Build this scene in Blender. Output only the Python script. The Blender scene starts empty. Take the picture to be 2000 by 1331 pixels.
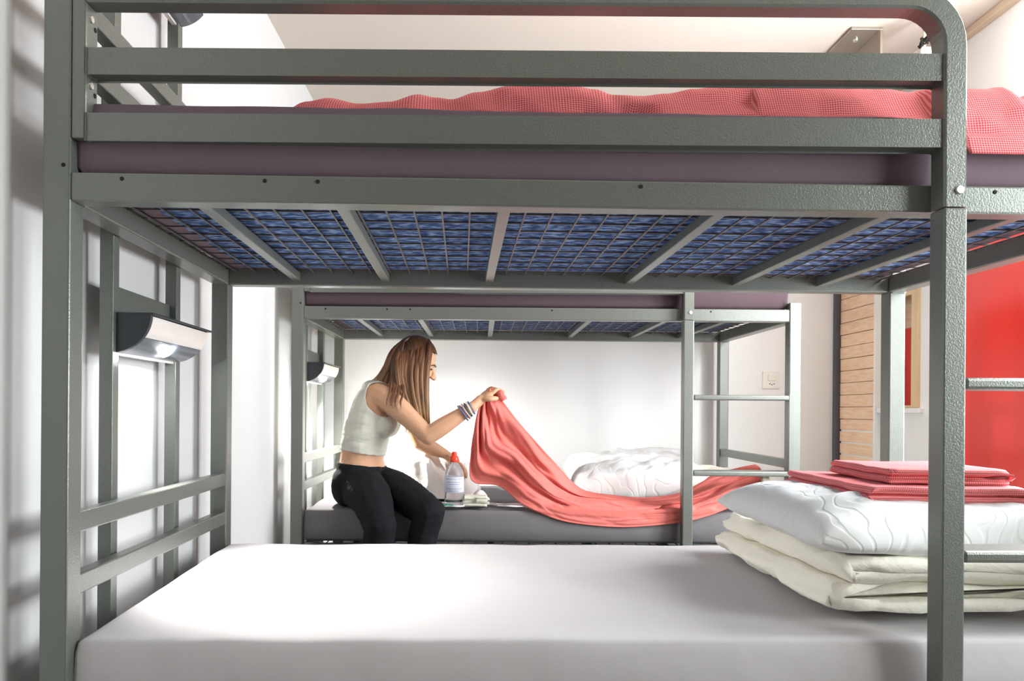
import bpy, bmesh, math, random
from mathutils import Vector, Matrix, noise
import numpy as np

random.seed(7)
S = bpy.context.scene
COL = S.collection
PI = math.pi

# ------------------------------------------------------------------ camera
F, CX, CY, ROLL, CZ = 1425.0, 938.0, 801.0, 0.0078, 0.90
cd = bpy.data.cameras.new('camera')
cam = bpy.data.objects.new('camera', cd)
COL.objects.link(cam)
cd.sensor_width = 36.0
cd.lens = F / 2000 * 36.0
cd.shift_x = (1000 - CX) / 2000
cd.shift_y = (CY - 665.5) / 2000
cam.matrix_world = Matrix.Translation((0, 0, CZ)) @ Matrix.Rotation(PI / 2, 4, 'X') @ Matrix.Rotation(ROLL, 4, 'Z')
cd.clip_start = 0.05
S.camera = cam

# ------------------------------------------------------------------ world, daylight, exposure
W = bpy.data.worlds.new('sky'); S.world = W; W.use_nodes = True
W.node_tree.nodes['Background'].inputs[0].default_value = (0.86, 0.93, 1.0, 1)
W.node_tree.nodes['Background'].inputs[1].default_value = 2.0
S.view_settings.view_transform = 'Standard'
S.view_settings.look = 'None'
S.view_settings.gamma = 1.0
S.view_settings.use_curve_mapping = False
S.view_settings.exposure = 0.32
S.cycles.use_denoising = True
S.cycles.max_bounces = 12
S.cycles.diffuse_bounces = 6
S.cycles.sample_clamp_indirect = 6.0


def area(name, loc, target, sx, sy, power, col):
    l = bpy.data.lights.new(name, 'AREA'); l.shape = 'RECTANGLE'; l.size = sx; l.size_y = sy
    l.energy = power; l.color = col
    o = bpy.data.objects.new(name, l); COL.objects.link(o); o.location = loc
    o.rotation_euler = (Vector(target) - Vector(loc)).to_track_quat('-Z', 'Y').to_euler()
    return o


# area lamps added as daylight at two added, unseen windows in the right wall
area('added_daylight_right', (2.22, 2.16, 1.35), (0.0, 2.45, 0.90), 0.85, 1.7, 125, (0.95, 0.98, 1.0))
area('added_daylight_near', (2.22, 0.70, 1.40), (0.6, 1.30, 0.9), 1.0, 1.5, 60, (0.94, 1.0, 0.99))


# ------------------------------------------------------------------ helpers
def at(px, py, d):
    dx, dy = px - CX, py - CY
    return Vector(((dx + ROLL * dy) * d / F, d, CZ - (dy - ROLL * dx) * d / F))


def nt(m):
    return m.node_tree.nodes, m.node_tree.links


def mat(name, col, rough=0.6, metal=0.0, spec=0.5, **kw):
    m = bpy.data.materials.new(name); m.use_nodes = True
    b = m.node_tree.nodes['Principled BSDF']
    b.inputs['Base Color'].default_value = (*col, 1)
    b.inputs['Roughness'].default_value = rough
    b.inputs['Metallic'].default_value = metal
    b.inputs['Specular IOR Level'].default_value = spec
    for k, v in kw.items():
        b.inputs[k.replace('_', ' ')].default_value = v
    return m


def add_noise(m, scale, bump=0.0, dist=0.01, col2=None, fac=(0.4, 0.6), detail=3, stretch=None, coord='Object'):
    N, L = nt(m); b = N['Principled BSDF']
    tc = N.new('ShaderNodeTexCoord'); mp = N.new('ShaderNodeMapping')
    L.new(tc.outputs[coord], mp.inputs[0])
    if stretch: mp.inputs['Scale'].default_value = stretch
    t = N.new('ShaderNodeTexNoise'); t.inputs['Scale'].default_value = scale; t.inputs['Detail'].default_value = detail
    L.new(mp.outputs[0], t.inputs['Vector'])
    if bump:
        bp = N.new('ShaderNodeBump'); bp.inputs['Strength'].default_value = bump; bp.inputs['Distance'].default_value = dist
        L.new(t.outputs['Fac'], bp.inputs['Height'])
        prev = b.inputs['Normal'].links
        if prev: L.new(prev[0].from_socket, bp.inputs['Normal'])
        L.new(bp.outputs[0], b.inputs['Normal'])
    if col2:
        r = N.new('ShaderNodeMapRange'); r.inputs[1].default_value = fac[0]; r.inputs[2].default_value = fac[1]
        L.new(t.outputs['Fac'], r.inputs[0])
        mx = N.new('ShaderNodeMix'); mx.data_type = 'RGBA'
        mx.inputs['A'].default_value = b.inputs['Base Color'].default_value
        mx.inputs['B'].default_value = (*col2, 1)
        L.new(r.outputs[0], mx.inputs['Factor']); L.new(mx.outputs['Result'], b.inputs['Base Color'])
    return m


def gingham(name, light, dark, period):
    m = mat(name, light, 0.85, spec=0.2)
    N, L = nt(m); b = N['Principled BSDF']
    uv = N.new('ShaderNodeUVMap'); sp = N.new('ShaderNodeSeparateXYZ'); L.new(uv.outputs[0], sp.inputs[0])
    ws = []
    for k in (0, 1):
        a = N.new('ShaderNodeMath'); a.operation = 'MULTIPLY'; a.inputs[1].default_value = 2 * PI / period
        L.new(sp.outputs[k], a.inputs[0])
        s = N.new('ShaderNodeMath'); s.operation = 'SINE'; L.new(a.outputs[0], s.inputs[0])
        r = N.new('ShaderNodeMapRange'); r.inputs[1].default_value = -0.35; r.inputs[2].default_value = 0.35
        L.new(s.outputs[0], r.inputs[0]); ws.append(r)
    ad = N.new('ShaderNodeMath'); ad.operation = 'ADD'
    L.new(ws[0].outputs[0], ad.inputs[0]); L.new(ws[1].outputs[0], ad.inputs[1])
    hf = N.new('ShaderNodeMath'); hf.operation = 'MULTIPLY'; hf.inputs[1].default_value = 0.5
    L.new(ad.outputs[0], hf.inputs[0])
    mx = N.new('ShaderNodeMix'); mx.data_type = 'RGBA'
    mx.inputs['A'].default_value = (*light, 1); mx.inputs['B'].default_value = (*dark, 1)
    L.new(hf.outputs[0], mx.inputs['Factor']); L.new(mx.outputs['Result'], b.inputs['Base Color'])
    return m


def translucent(m, amount, col):
    N, L = nt(m); b = N['Principled BSDF']; out = N['Material Output']
    t = N.new('ShaderNodeBsdfTranslucent'); t.inputs[0].default_value = (*col, 1)
    mx = N.new('ShaderNodeMixShader'); mx.inputs[0].default_value = amount
    L.new(b.outputs[0], mx.inputs[1]); L.new(t.outputs[0], mx.inputs[2]); L.new(mx.outputs[0], out.inputs[0])
    return m


def emit(name, col, strength):
    m = bpy.data.materials.new(name); m.use_nodes = True
    b = m.node_tree.nodes['Principled BSDF']
    b.inputs['Base Color'].default_value = (*col, 1)
    b.inputs['Emission Color'].default_value = (*col, 1); b.inputs['Emission Strength'].default_value = strength
    return m


M = {}
M['steel'] = mat('hammered_paint', (0.138, 0.148, 0.132), 0.30, 0.35, 0.5)
add_noise(M['steel'], 330, 0.30, 0.002, detail=2)
add_noise(M['steel'], 900, 0.10, 0.001, col2=(0.18, 0.195, 0.175), fac=(0.45, 0.62), detail=1)
M['bolt'] = mat('zinc_bolt', (0.72, 0.72, 0.70), 0.3, 0.9)
M['hole'] = mat('dark_hole', (0.006, 0.006, 0.006), 0.9)
M['wire'] = mat('mesh_wire', (0.11, 0.095, 0.09), 0.45, 0.3)
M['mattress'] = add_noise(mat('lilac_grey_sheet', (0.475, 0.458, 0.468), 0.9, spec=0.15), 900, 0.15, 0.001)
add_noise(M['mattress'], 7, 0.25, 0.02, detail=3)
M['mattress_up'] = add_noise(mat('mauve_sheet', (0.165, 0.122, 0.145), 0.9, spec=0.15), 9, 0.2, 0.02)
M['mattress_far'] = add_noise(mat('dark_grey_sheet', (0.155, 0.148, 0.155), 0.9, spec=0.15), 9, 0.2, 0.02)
M['mattress_up_shaded'] = add_noise(mat('shaded_mauve_sheet', (0.085, 0.058, 0.068), 0.9, spec=0.15), 9, 0.2, 0.02)  # same mauve sheet, darkened in colour to offset the pendant's light
M['pad'] = add_noise(mat('blue_mottled_pad', (0.030, 0.060, 0.16), 0.95, spec=0.1), 38, 0.0, col2=(0.22, 0.32, 0.52), fac=(0.44, 0.66), detail=6, stretch=(1, 2.2, 1))
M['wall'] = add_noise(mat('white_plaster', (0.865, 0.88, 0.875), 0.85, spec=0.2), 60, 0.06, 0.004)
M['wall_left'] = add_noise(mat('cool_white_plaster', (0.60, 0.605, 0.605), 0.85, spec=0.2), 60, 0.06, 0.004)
M['ceiling'] = add_noise(mat('beige_ceiling', (0.66, 0.60, 0.53), 0.85, spec=0.2), 50, 0.05, 0.004)
M['brown'] = mat('brown_board_wall', (0.16, 0.12, 0.09), 0.7)
M['tan'] = mat('tan_wood_trim', (0.62, 0.50, 0.36), 0.6)
M['slate'] = mat('slate_frame', (0.085, 0.08, 0.10), 0.5)
M['floor'] = add_noise(mat('grey_floor', (0.20, 0.18, 0.165), 0.5), 8, 0.0, col2=(0.25, 0.23, 0.21))
M['wood'] = add_noise(mat('larch_plank', (0.82, 0.52, 0.32), 0.55), 9, 0.1, 0.003, col2=(0.90, 0.68, 0.49), fac=(0.35, 0.65), detail=6, stretch=(1, 1.2, 9))
M['knot'] = mat('larch_knot', (0.30, 0.13, 0.05), 0.6)
M['light_wood'] = add_noise(mat('pine_frame', (0.74, 0.56, 0.34), 0.5), 12, 0.0, col2=(0.66, 0.48, 0.27), stretch=(1, 1, .1))
M['red'] = mat('glossy_red', (0.86, 0.035, 0.022), 0.22, spec=0.6)
M['white_paint'] = mat('white_paint', (0.85, 0.85, 0.84), 0.5)
M['plastic'] = mat('ivory_plastic', (0.84, 0.83, 0.76), 0.35)
M['lamp_dark'] = mat('dark_lamp_shell', (0.035, 0.04, 0.045), 0.35, 0.3)
M['lamp_light'] = mat('pale_lamp_shell', (0.72, 0.68, 0.65), 0.35, 0.2)
M['lamp_lens'] = mat('smoked_lens', (0.12, 0.13, 0.15), 0.22)
M['led'] = emit('led_light', (0.95, 0.98, 1.0), 500)
M['duvet'] = add_noise(mat('cream_duvet', (0.93, 0.90, 0.80), 0.95, spec=0.1), 26, 0.35, 0.02, detail=4)
add_noise(M['duvet'], 300, 0.2, 0.002)
M['pillow'] = mat('white_pillow', (0.77, 0.78, 0.775), 0.9, spec=0.1)
M['sheet_white'] = add_noise(mat('white_sheet', (0.82, 0.81, 0.78), 0.9, spec=0.1), 14, 0.35, 0.02)
M['gingham'] = add_noise(gingham('red_gingham', (0.86, 0.36, 0.36), (0.54, 0.025, 0.05), 0.0050), 30, 0.2, 0.01)
M['gingham_fine'] = gingham('red_gingham_folded', (0.86, 0.36, 0.35), (0.56, 0.05, 0.07), 0.0046)
M['coral'] = translucent(add_noise(mat('coral_cotton', (0.78, 0.22, 0.19), 0.9, spec=0.1), 40, 0.15, 0.01), 0.22, (0.85, 0.25, 0.25))
M['band'] = mat('cream_band', (0.82, 0.72, 0.58), 0.9)
M['skin'] = add_noise(mat('skin', (0.60, 0.345, 0.215), 0.5, spec=0.3), 30, 0.05, 0.002)
M['skin'].node_tree.nodes['Principled BSDF'].inputs['Subsurface Weight'].default_value = 0.12
M['skin'].node_tree.nodes['Principled BSDF'].inputs['Subsurface Radius'].default_value = (0.02, 0.008, 0.004)
M['top'] = add_noise(mat('sage_jersey', (0.60, 0.60, 0.53), 0.9, spec=0.1), 18, 0.3, 0.01)
M['pants'] = add_noise(mat('black_jersey', (0.010, 0.011, 0.013), 0.85, spec=0.15), 12, 0.5, 0.02)
M['steel_plate'] = mat('brushed_steel', (0.46, 0.41, 0.35), 0.3, 0.9)
M['green'] = mat('green_plastic', (0.02, 0.18, 0.12), 0.3)
M['paper'] = mat('white_paper', (0.85, 0.85, 0.88), 0.8)
M['cap'] = mat('red_cap', (0.80, 0.05, 0.02), 0.35)
M['sage_cloth'] = mat('sage_cloth', (0.60, 0.60, 0.50), 0.9)
M['eye'] = mat('dark_eye', (0.03, 0.02, 0.015), 0.2)
M['lip'] = mat('lip', (0.48, 0.16, 0.13), 0.5)
for i, c in enumerate([(0.10, 0.16, 0.30), (0.75, 0.73, 0.66), (0.06, 0.09, 0.10), (0.45, 0.44, 0.42), (0.30, 0.07, 0.06)]):
    M['band%d' % i] = mat('bracelet_thread_%d' % i, c, 0.7)
g = mat('clear_bottle', (0.93, 0.95, 1.0), 0.05); M['glass'] = g
g.node_tree.nodes['Principled BSDF'].inputs['Transmission Weight'].default_value = 0.92
g.node_tree.nodes['Principled BSDF'].inputs['IOR'].default_value = 1.2
M['label'] = translucent(mat('pale_label', (0.80, 0.83, 0.92), 0.5), 0.4, (0.9, 0.92, 1.0))
M['label_print'] = mat('label_print', (0.30, 0.36, 0.55), 0.5)
g = mat('window_glass', (0.95, 0.97, 0.97), 0.03); M['pane'] = g
g.node_tree.nodes['Principled BSDF'].inputs['Transmission Weight'].default_value = 1.0
g.node_tree.nodes['Principled BSDF'].inputs['IOR'].default_value = 1.1

# hair: dark crown, fairer ends (a colour of the hair itself, along its length)
hm = mat('brown_hair', (0.2, 0.1, 0.05), 0.42, spec=0.5); M['hair'] = hm
N, L = nt(hm); b = N['Principled BSDF']
uv = N.new('ShaderNodeUVMap'); sp = N.new('ShaderNodeSeparateXYZ'); L.new(uv.outputs[0], sp.inputs[0])
cr = N.new('ShaderNodeValToRGB'); L.new(sp.outputs[1], cr.inputs[0])
e = cr.color_ramp.elements
e[0].position = 0.0; e[0].color = (0.060, 0.028, 0.014, 1)
e[1].position = 1.0; e[1].color = (0.42, 0.26, 0.12, 1)
k = e.new(0.3); k.color = (0.13, 0.052, 0.022, 1)
k = e.new(0.65); k.color = (0.21, 0.105, 0.045, 1)
mp = N.new('ShaderNodeMapping'); mp.inputs['Scale'].default_value = (7, 1.2, 1); L.new(uv.outputs[0], mp.inputs[0])
tn = N.new('ShaderNodeTexNoise'); tn.inputs['Scale'].default_value = 3.0; L.new(mp.outputs[0], tn.inputs['Vector'])
mr = N.new('ShaderNodeMapRange'); mr.inputs[1].default_value = 0.3; mr.inputs[2].default_value = 0.7
mr.inputs[3].default_value = 0.45; mr.inputs[4].default_value = 1.5; L.new(tn.outputs['Fac'], mr.inputs[0])
mu = N.new('ShaderNodeMix'); mu.data_type = 'RGBA'; mu.blend_type = 'MULTIPLY'; mu.inputs['Factor'].default_value = 1
L.new(cr.outputs[0], mu.inputs['A']); L.new(mr.outputs[0], mu.inputs['B']); L.new(mu.outputs['Result'], b.inputs['Base Color'])

# pillow quilting relief
N, L = nt(M['pillow']); b = N['Principled BSDF']
tc = N.new('ShaderNodeTexCoord'); w = N.new('ShaderNodeTexWave'); w.inputs['Scale'].default_value = 5.0
w.inputs['Distortion'].default_value = 13; w.inputs['Detail'].default_value = 0.6; w.inputs['Detail Scale'].default_value = 2.2
L.new(tc.outputs['Object'], w.inputs['Vector'])
bp = N.new('ShaderNodeBump'); bp.inputs['Strength'].default_value = 0.28; bp.inputs['Distance'].default_value = 0.005
rp_ = N.new('ShaderNodeMapRange'); rp_.inputs[1].default_value = 0.80; rp_.inputs[2].default_value = 1.0
rp_.interpolation_type = 'SMOOTHSTEP'
L.new(w.outputs['Fac'], rp_.inputs[0]); L.new(rp_.outputs[0], bp.inputs['Height']); L.new(bp.outputs[0], b.inputs['Normal'])
bp.invert = True


def link(name, me, m, parent=None, smooth=False):
    o = bpy.data.objects.new(name, me); COL.objects.link(o)
    if m is not None and not me.materials: me.materials.append(m)
    if parent is not None: o.parent = parent
    if smooth:
        me.polygons.foreach_set('use_smooth', [True] * len(me.polygons))
    return o


def thing(name, label, cat, loc=(0, 0, 0), rz=0.0, group=None):
    o = bpy.data.objects.new(name, None); COL.objects.link(o)
    o.location = loc; o.rotation_euler = (0, 0, rz); o.empty_display_size = 0.1
    return tag(o, label, cat, group)


def tag(o, label, cat, group=None):
    o['label'] = label; o['category'] = cat
    if group: o['group'] = group
    return o


def struct(o):
    o['kind'] = 'structure'; return o


def bm_mesh(name, bm):
    me = bpy.data.meshes.new(name); bm.to_mesh(me); bm.free(); return me


def box_bm(bm, x0, x1, y0, y1, z0, z1, bev=0.0):
    r = bmesh.ops.create_cube(bm, size=1.0)
    vs = r['verts']
    for v in vs:
        v.co = Vector((x0 + (v.co.x + .5) * (x1 - x0), y0 + (v.co.y + .5) * (y1 - y0), z0 + (v.co.z + .5) * (z1 - z0)))
    if bev:
        es = list({e for v in vs for e in v.link_edges})
        bmesh.ops.bevel(bm, geom=es, offset=bev, segments=2, affect='EDGES', profile=0.5)


def box(name, x0, x1, y0, y1, z0, z1, m, parent=None, bev=0.0):
    bm = bmesh.new(); box_bm(bm, x0, x1, y0, y1, z0, z1, bev)
    return link(name, bm_mesh(name, bm), m, parent)


def under(o, part):
    o.parent = part; return o


def beam_bm(bm, p0, p1, w, h, bev=0.003, up=(0, 0, 1)):
    """rectangular tube from p0 to p1 (centre line), w across, h along up"""
    p0, p1 = Vector(p0), Vector(p1); d = (p1 - p0); ln = d.length; d.normalize()
    u = Vector(up); s = d.cross(u).normalized(); u = s.cross(d).normalized()
    r = bmesh.ops.create_cube(bm, size=1.0)
    mt = Matrix((s, d, u)).transposed().to_4x4(); mt.translation = (p0 + p1) / 2
    vs = r['verts']
    for v in vs: v.co = mt @ Vector((v.co.x * w, v.co.y * ln, v.co.z * h))
    if bev:
        bmesh.ops.bevel(bm, geom=list({e for v in vs for e in v.link_edges}), offset=bev, segments=2, affect='EDGES', profile=0.5)


def beam(name, p0, p1, w, h, m, parent=None, bev=0.003, up=(0, 0, 1)):
    bm = bmesh.new(); beam_bm(bm, p0, p1, w, h, bev, up)
    return link(name, bm_mesh(name, bm), m, parent)


def disc(name, c, axis, r, h, m, parent=None, seg=14):
    bm = bmesh.new()
    q = Vector((0, 0, 1)).rotation_difference(Vector(axis)).to_matrix().to_4x4(); q.translation = Vector(c)
    bmesh.ops.create_cone(bm, cap_ends=True, segments=seg, radius1=r, radius2=r * 0.82, depth=h, matrix=q)
    return link(name, bm_mesh(name, bm), m, parent)


def catmull(pts, n):
    pts = [Vector(p) for p in pts]
    P = [pts[0] * 2 - pts[1]] + pts + [pts[-1] * 2 - pts[-2]]
    out = []
    segs = len(pts) - 1
    for i in range(n + 1):
        t = i / n * segs; k = min(int(t), segs - 1); f = t - k
        a, b_, c, d = P[k], P[k + 1], P[k + 2], P[k + 3]
        out.append(0.5 * ((2 * b_) + (c - a) * f + (2 * a - 5 * b_ + 4 * c - d) * f * f + (3 * b_ - a - 3 * c + d) * f ** 3))
    return out


def sweep_bm(bm, pts, rads, seg=8, flat=1.0, flat_dir=None, cap=True, uvl=None, useed=0.0, vmax=1.0):
    """tube along pts with radius per point; flat squeezes along flat_dir"""
    rings = []; n = len(pts)
    ref = Vector(flat_dir) if flat_dir is not None else Vector((0.13, 0.91, 0.37))
    for i, p in enumerate(pts):
        t = (pts[min(i + 1, n - 1)] - pts[max(i - 1, 0)]).normalized()
        a = (ref - t * ref.dot(t))
        a = a.normalized() if a.length > 1e-5 else t.orthogonal().normalized()
        c = t.cross(a)
        rings.append([bm.verts.new(p + (a * math.cos(2 * PI * k / seg) * flat + c * math.sin(2 * PI * k / seg)) * rads[i]) for k in range(seg)])
    fs = []
    for i in range(n - 1):
        for k in range(seg):
            f = bm.faces.new((rings[i][k], rings[i][(k + 1) % seg], rings[i + 1][(k + 1) % seg], rings[i + 1][k]))
            if uvl is not None:
                for lp, (ii, kk) in zip(f.loops, ((i, k), (i, k + 1), (i + 1, k + 1), (i + 1, k))):
                    lp[uvl].uv = (useed + kk / seg * 0.3, ii / (n - 1) * vmax)
            fs.append(f)
    if cap:
        bm.faces.new(rings[0][::-1]); bm.faces.new(rings[-1])
    return fs


def grid_mesh(name, P, UV=None, closed=False):
    """P[i][j] points -> mesh"""
    ni, nj = len(P), len(P[0])
    vs = [tuple(P[i][j]) for i in range(ni) for j in range(nj)]
    fs = []
    for i in range(ni - 1):
        for j in range(nj - 1):
            fs.append((i * nj + j, (i + 1) * nj + j, (i + 1) * nj + j + 1, i * nj + j + 1))
    me = bpy.data.meshes.new(name); me.from_pydata(vs, [], fs)
    if UV is not None:
        l = me.uv_layers.new(name='UVMap')
        for pl in me.polygons:
            for li, vi in zip(pl.loop_indices, pl.vertices):
                l.data[li].uv = UV[vi // nj][vi % nj]
    return me


def base_origin(o):
    """put the object's origin at the middle of its base"""
    me = o.data
    co = np.empty(len(me.vertices) * 3); me.vertices.foreach_get('co', co); co = co.reshape(-1, 3)
    c = Vector(((co[:, 0].min() + co[:, 0].max()) / 2, (co[:, 1].min() + co[:, 1].max()) / 2, co[:, 2].min()))
    me.transform(Matrix.Translation(-c)); o.location = o.matrix_basis @ c
    return o


def solid(o, t):
    md = o.modifiers.new('thickness', 'SOLIDIFY'); md.thickness = t; md.offset = 0.0
    return o


def fbm(p, s, o=3):
    return noise.fractal(Vector(p) * s, 1.0, 2.0, o)


# ------------------------------------------------------------------ room
XL, XR, YB, YF, ZC = -0.878, 2.04, 4.12, -1.60, 2.50
struct(box('floor', XL - .1, XR + .1, YF - .1, YB + .1, -0.08, 0.0, M['floor']))
struct(box('ceiling', XL - .1, XR + .1, YF - .1, YB + .1, ZC, ZC + 0.08, M['ceiling']))
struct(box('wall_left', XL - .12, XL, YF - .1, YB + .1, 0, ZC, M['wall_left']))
struct(box('wall_back', XL, XR, YB, YB + .12, 0, ZC, M['wall']))


def holed_wall(name, axis, c0, c1, a0, a1, holes, m):
    """wall slab with rectangular openings; holes sorted along a: (a0,a1,z0,z1)"""
    bm = bmesh.new()
    def add(p0, p1, z0, z1):
        if p1 - p0 < 1e-4 or z1 - z0 < 1e-4: return
        if axis == 'y': box_bm(bm, c0, c1, p0, p1, z0, z1)
        else: box_bm(bm, p0, p1, c0, c1, z0, z1)
    cur = a0
    for h in holes:
        add(cur, h[0], 0, ZC); add(h[0], h[1], 0, h[2]); add(h[0], h[1], h[3], ZC); cur = h[1]
    add(cur, a1, 0, ZC)
    return struct(link(name, bm_mesh(name, bm), m))


SW = (3.385, 3.68, 0.925, 1.49)      # the narrow far window in the right wall (y0,y1,z0,z1)
NW = (0.20, 1.20, 0.70, 2.20)  # added window, unseen, to light the near bed from the right
BW = (1.72, 2.58, 0.50, 2.20)         # added big window, unseen, for side light between the beds
wr = holed_wall('wall_right', 'y', XR, XR + .14, YF, YB, [NW, BW, SW], M['wall'])
wf = holed_wall('wall_front', 'x', YF - .12, YF, XL, XR, [], M['brown'])


def window(name, fixed, y0, y1, z0, z1, axis, m, fw=0.05, bars=1):
    t = bpy.data.objects.new(name, None); COL.objects.link(t); struct(t)
    def b(nm, a0, a1, zz0, zz1, d0, d1, mm):
        if axis == 'y': return box(nm, fixed + d0, fixed + d1, a0, a1, zz0, zz1, mm, t, .003 if mm is not M['pane'] else 0)
        return box(nm, a0, a1, fixed - d1, fixed - d0, zz0, zz1, mm, t, .003 if mm is not M['pane'] else 0)
    b('frame_side', y0, y0 + fw, z0, z1, .03, .10, m); b('frame_side', y1 - fw, y1, z0, z1, .03, .10, m)
    b('frame_top', y0 + fw, y1 - fw, z1 - fw, z1, .03, .10, m); b('frame_bottom', y0 + fw, y1 - fw, z0, z0 + fw, .03, .10, m)
    for i in range(bars):
        c = y0 + (y1 - y0) * (i + 1) / (bars + 1)
        b('mullion', c - .03, c + .03, z0 + fw, z1 - fw, .035, .095, m)
    return t, b


window('added_window_1', XR, BW[0], BW[1], BW[2], BW[3], 'y', M['white_paint'])  # added window frame, out of view
window('added_window_2', XR, NW[0], NW[1], NW[2], NW[3], 'y', M['white_paint'])  # also added, out of view near the camera
t3 = bpy.data.objects.new('window_3', None); COL.objects.link(t3); struct(t3)
for nm, y0, y1, z0, z1 in (('frame_side', SW[0], SW[0] + .055, SW[2], SW[3]), ('frame_side', SW[1] - .055, SW[1], SW[2], SW[3]),
                           ('frame_top', SW[0] + .055, SW[1] - .055, SW[3] - .03, SW[3]), ('frame_bottom', SW[0] + .055, SW[1] - .055, SW[2], SW[2] + .012)):
    box(nm, XR - .012, XR + .03, y0, y1, z0, z1, M['light_wood'], t3, .003)
box('pane', XR + .008, XR + .013, SW[0] + .055, SW[1] - .055, SW[2] + .012, SW[3] - .03, M['pane'], t3)
box('red_shutter', XR + .05, XR + .075, SW[0] + .002, SW[1] - .002, SW[2] + .002, 1.314, M['red'], t3, .003)['label'] = 'red shutter behind the pane'
box('top_board', XR + .05, XR + .075, SW[0] + .002, SW[1] - .002, 1.317, SW[3] - .002, M['wood'], t3, .003)['label'] = 'brown board above the red shutter'
box('sill', XR - .025, XR + .03, SW[0] - .03, SW[1] + .03, SW[2] - .025, SW[2] - .001, M['white_paint'], t3, .003)

# larch boards on the far end of the right wall
y0c, y1c = 3.737, 4.085
z = 0.0
k = 0
rnd = random.Random(3)
while z < 1.75:
    h = 0.0665
    low = z < 0.86
    x_in = XR - 0.024 - rnd.uniform(0, .004)
    o = box('plank', x_in, XR - .002, y0c + rnd.uniform(0, .003), y1c, z + (.009 if low else .0015), z + h - .001, M['wood'], wr, .0025)
    if low and z > .4: box('batten', XR - .019, XR - .001, y0c + .004, y1c - .001, z - .001, z + .0088, M['white_paint'], wr)
    z += h; k += 1
struct(box('trim_1', XR - .035, XR, YF, YB, ZC - .03, ZC, M['tan'], None, .004))
struct(box('trim_2', XR - .052, XR - .001, YB - .030, YB - .0005, 0, ZC - .031, M['slate'], None, .003))
struct(box('trim_3', XR - .03, XR - .0005, 3.717, 3.735, 0, 1.76, M['white_paint'], None, .002))

rp = thing('wall_panel', 'large glossy red panel on the right wall beyond the ladder of the near bunk', 'panel', (XR - .015, 2.95, 0))
box('red_sheet', -.012, .014, -.36, .23, 0.555, 2.02, M['red'], rp, .004)
box('base_strip', -.010, .014, -.36, .23, 0.02, 0.55, M['slate'], rp, .003)['label'] = 'dark grey strip under the red sheet'

# globe pendant added out of view to brighten the back right
gl = thing('added_pendant_lamp', 'added unseen white globe pendant lamp by the right wall, just above the picture', 'lamp', (1.74, 2.33, ZC))
M['globe'] = emit('added_globe', (1.0, 0.97, 0.93), 14)
bm = bmesh.new(); bmesh.ops.create_uvsphere(bm, u_segments=24, v_segments=14, radius=.075, matrix=Matrix.Translation((0, 0, -.15)))
link('globe', bm_mesh('globe', bm), M['globe'], gl, True)
disc('ceiling_cup', (0, 0, -.02), (0, 0, -1), .05, .04, M['white_paint'], gl, 20)
disc('stem', (0, 0, -.06), (0, 0, -1), .008, .05, M['white_paint'], gl, 10)
pl_ = bpy.data.lights.new('added_globe_glow', 'POINT'); pl_.energy = 34; pl_.color = (1.0, 0.985, 0.96); pl_.shadow_soft_size = .08
po = bpy.data.objects.new('added_globe_glow', pl_); COL.objects.link(po); po.parent = gl; po.location = (0, 0, -.15)
po.data.use_shadow = True

# socket on the back wall
c = at(1505, 743, YB)
so = thing('wall_socket', 'ivory power socket with switch on the back wall, right of the far bunk', 'socket', (c.x, YB, c.z))
plate = box('plate', -.048, .048, -.010, 0, -.050, .050, M['plastic'], so, .004)
box('rocker', -.020, .026, -.015, -.008, -.004, .032, M['plastic'], so, .003)
for dx, dz in ((-.012, -.022), (0, -.026), (.012, -.022)):
    disc('socket_hole', (dx + .004, -.0105, dz), (0, -1, 0), .0034, .002, M['hole'], plate, 8)

# steel angle under the ceiling, right
an = thing('steel_angle', 'bright steel angle screwed under the ceiling, upper right behind the guard rail', 'bracket', (1.62, 3.02, ZC - .0))
bm = bmesh.new()
box_bm(bm, -.095, .035, 0, .85, -.012, -.0005, .001); box_bm(bm, .024, .035, 0, .85, -.17, -.012, .001)
link('profile', bm_mesh('profile', bm), M['steel_plate'], an)
disc('screw', (-.035, .085, -.015), (0, 0, -1), .012, .008, M['bolt'], an)
disc('screw', (-.035, .70, -.015), (0, 0, -1), .012, .008, M['bolt'], an)
# small dark clip on a pale block
p = at(1803, 100, 2.9)
cl = thing('wall_clip', 'small dark wire clip on a pale block, inside the guard frame corner', 'clip', (p.x + .025, 2.9, p.z - .08))
box('block', -.045, .05, -.02, .05, 0.02, .09, M['ceiling'], cl, .006)
bm = bmesh.new()
for i in range(7):
    a = i * 0.9
    q = [Vector((-.03 + .018 * math.cos(a + t) + i * .002, -.01 + .01 * math.sin(2 * t + i), .105 + .022 * math.sin(a + t * 1.7) + .004 * i)) for t in (0, .7, 1.4, 2.1, 2.8, 3.5)]
    sweep_bm(bm, catmull(q, 14), [.0028] * 15, 5)
link('wire_clip', bm_mesh('wire_clip', bm), M['hole'], cl)
box('hanger', -.004, .004, .03, .04, .09, ZC - (p.z - .08), M['ceiling'], cl)

# ------------------------------------------------------------------ bunk beds
L_, W_ = 2.155, 0.95
RZ0, RZ1 = 1.278, 1.330
SLATS = (.257, .53, .85, 1.284, 1.62, 1.885)
bed = thing('bunk_bed', 'near dark grey metal bunk bed, its guard rail right across the picture', 'bed', (-0.803, 1.332, 0), 0.0245, 'two metal bunk beds')
st = M['steel']


def B(name, *a, bev=.0035): return box(name, *a, st, bed, bev)


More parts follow.
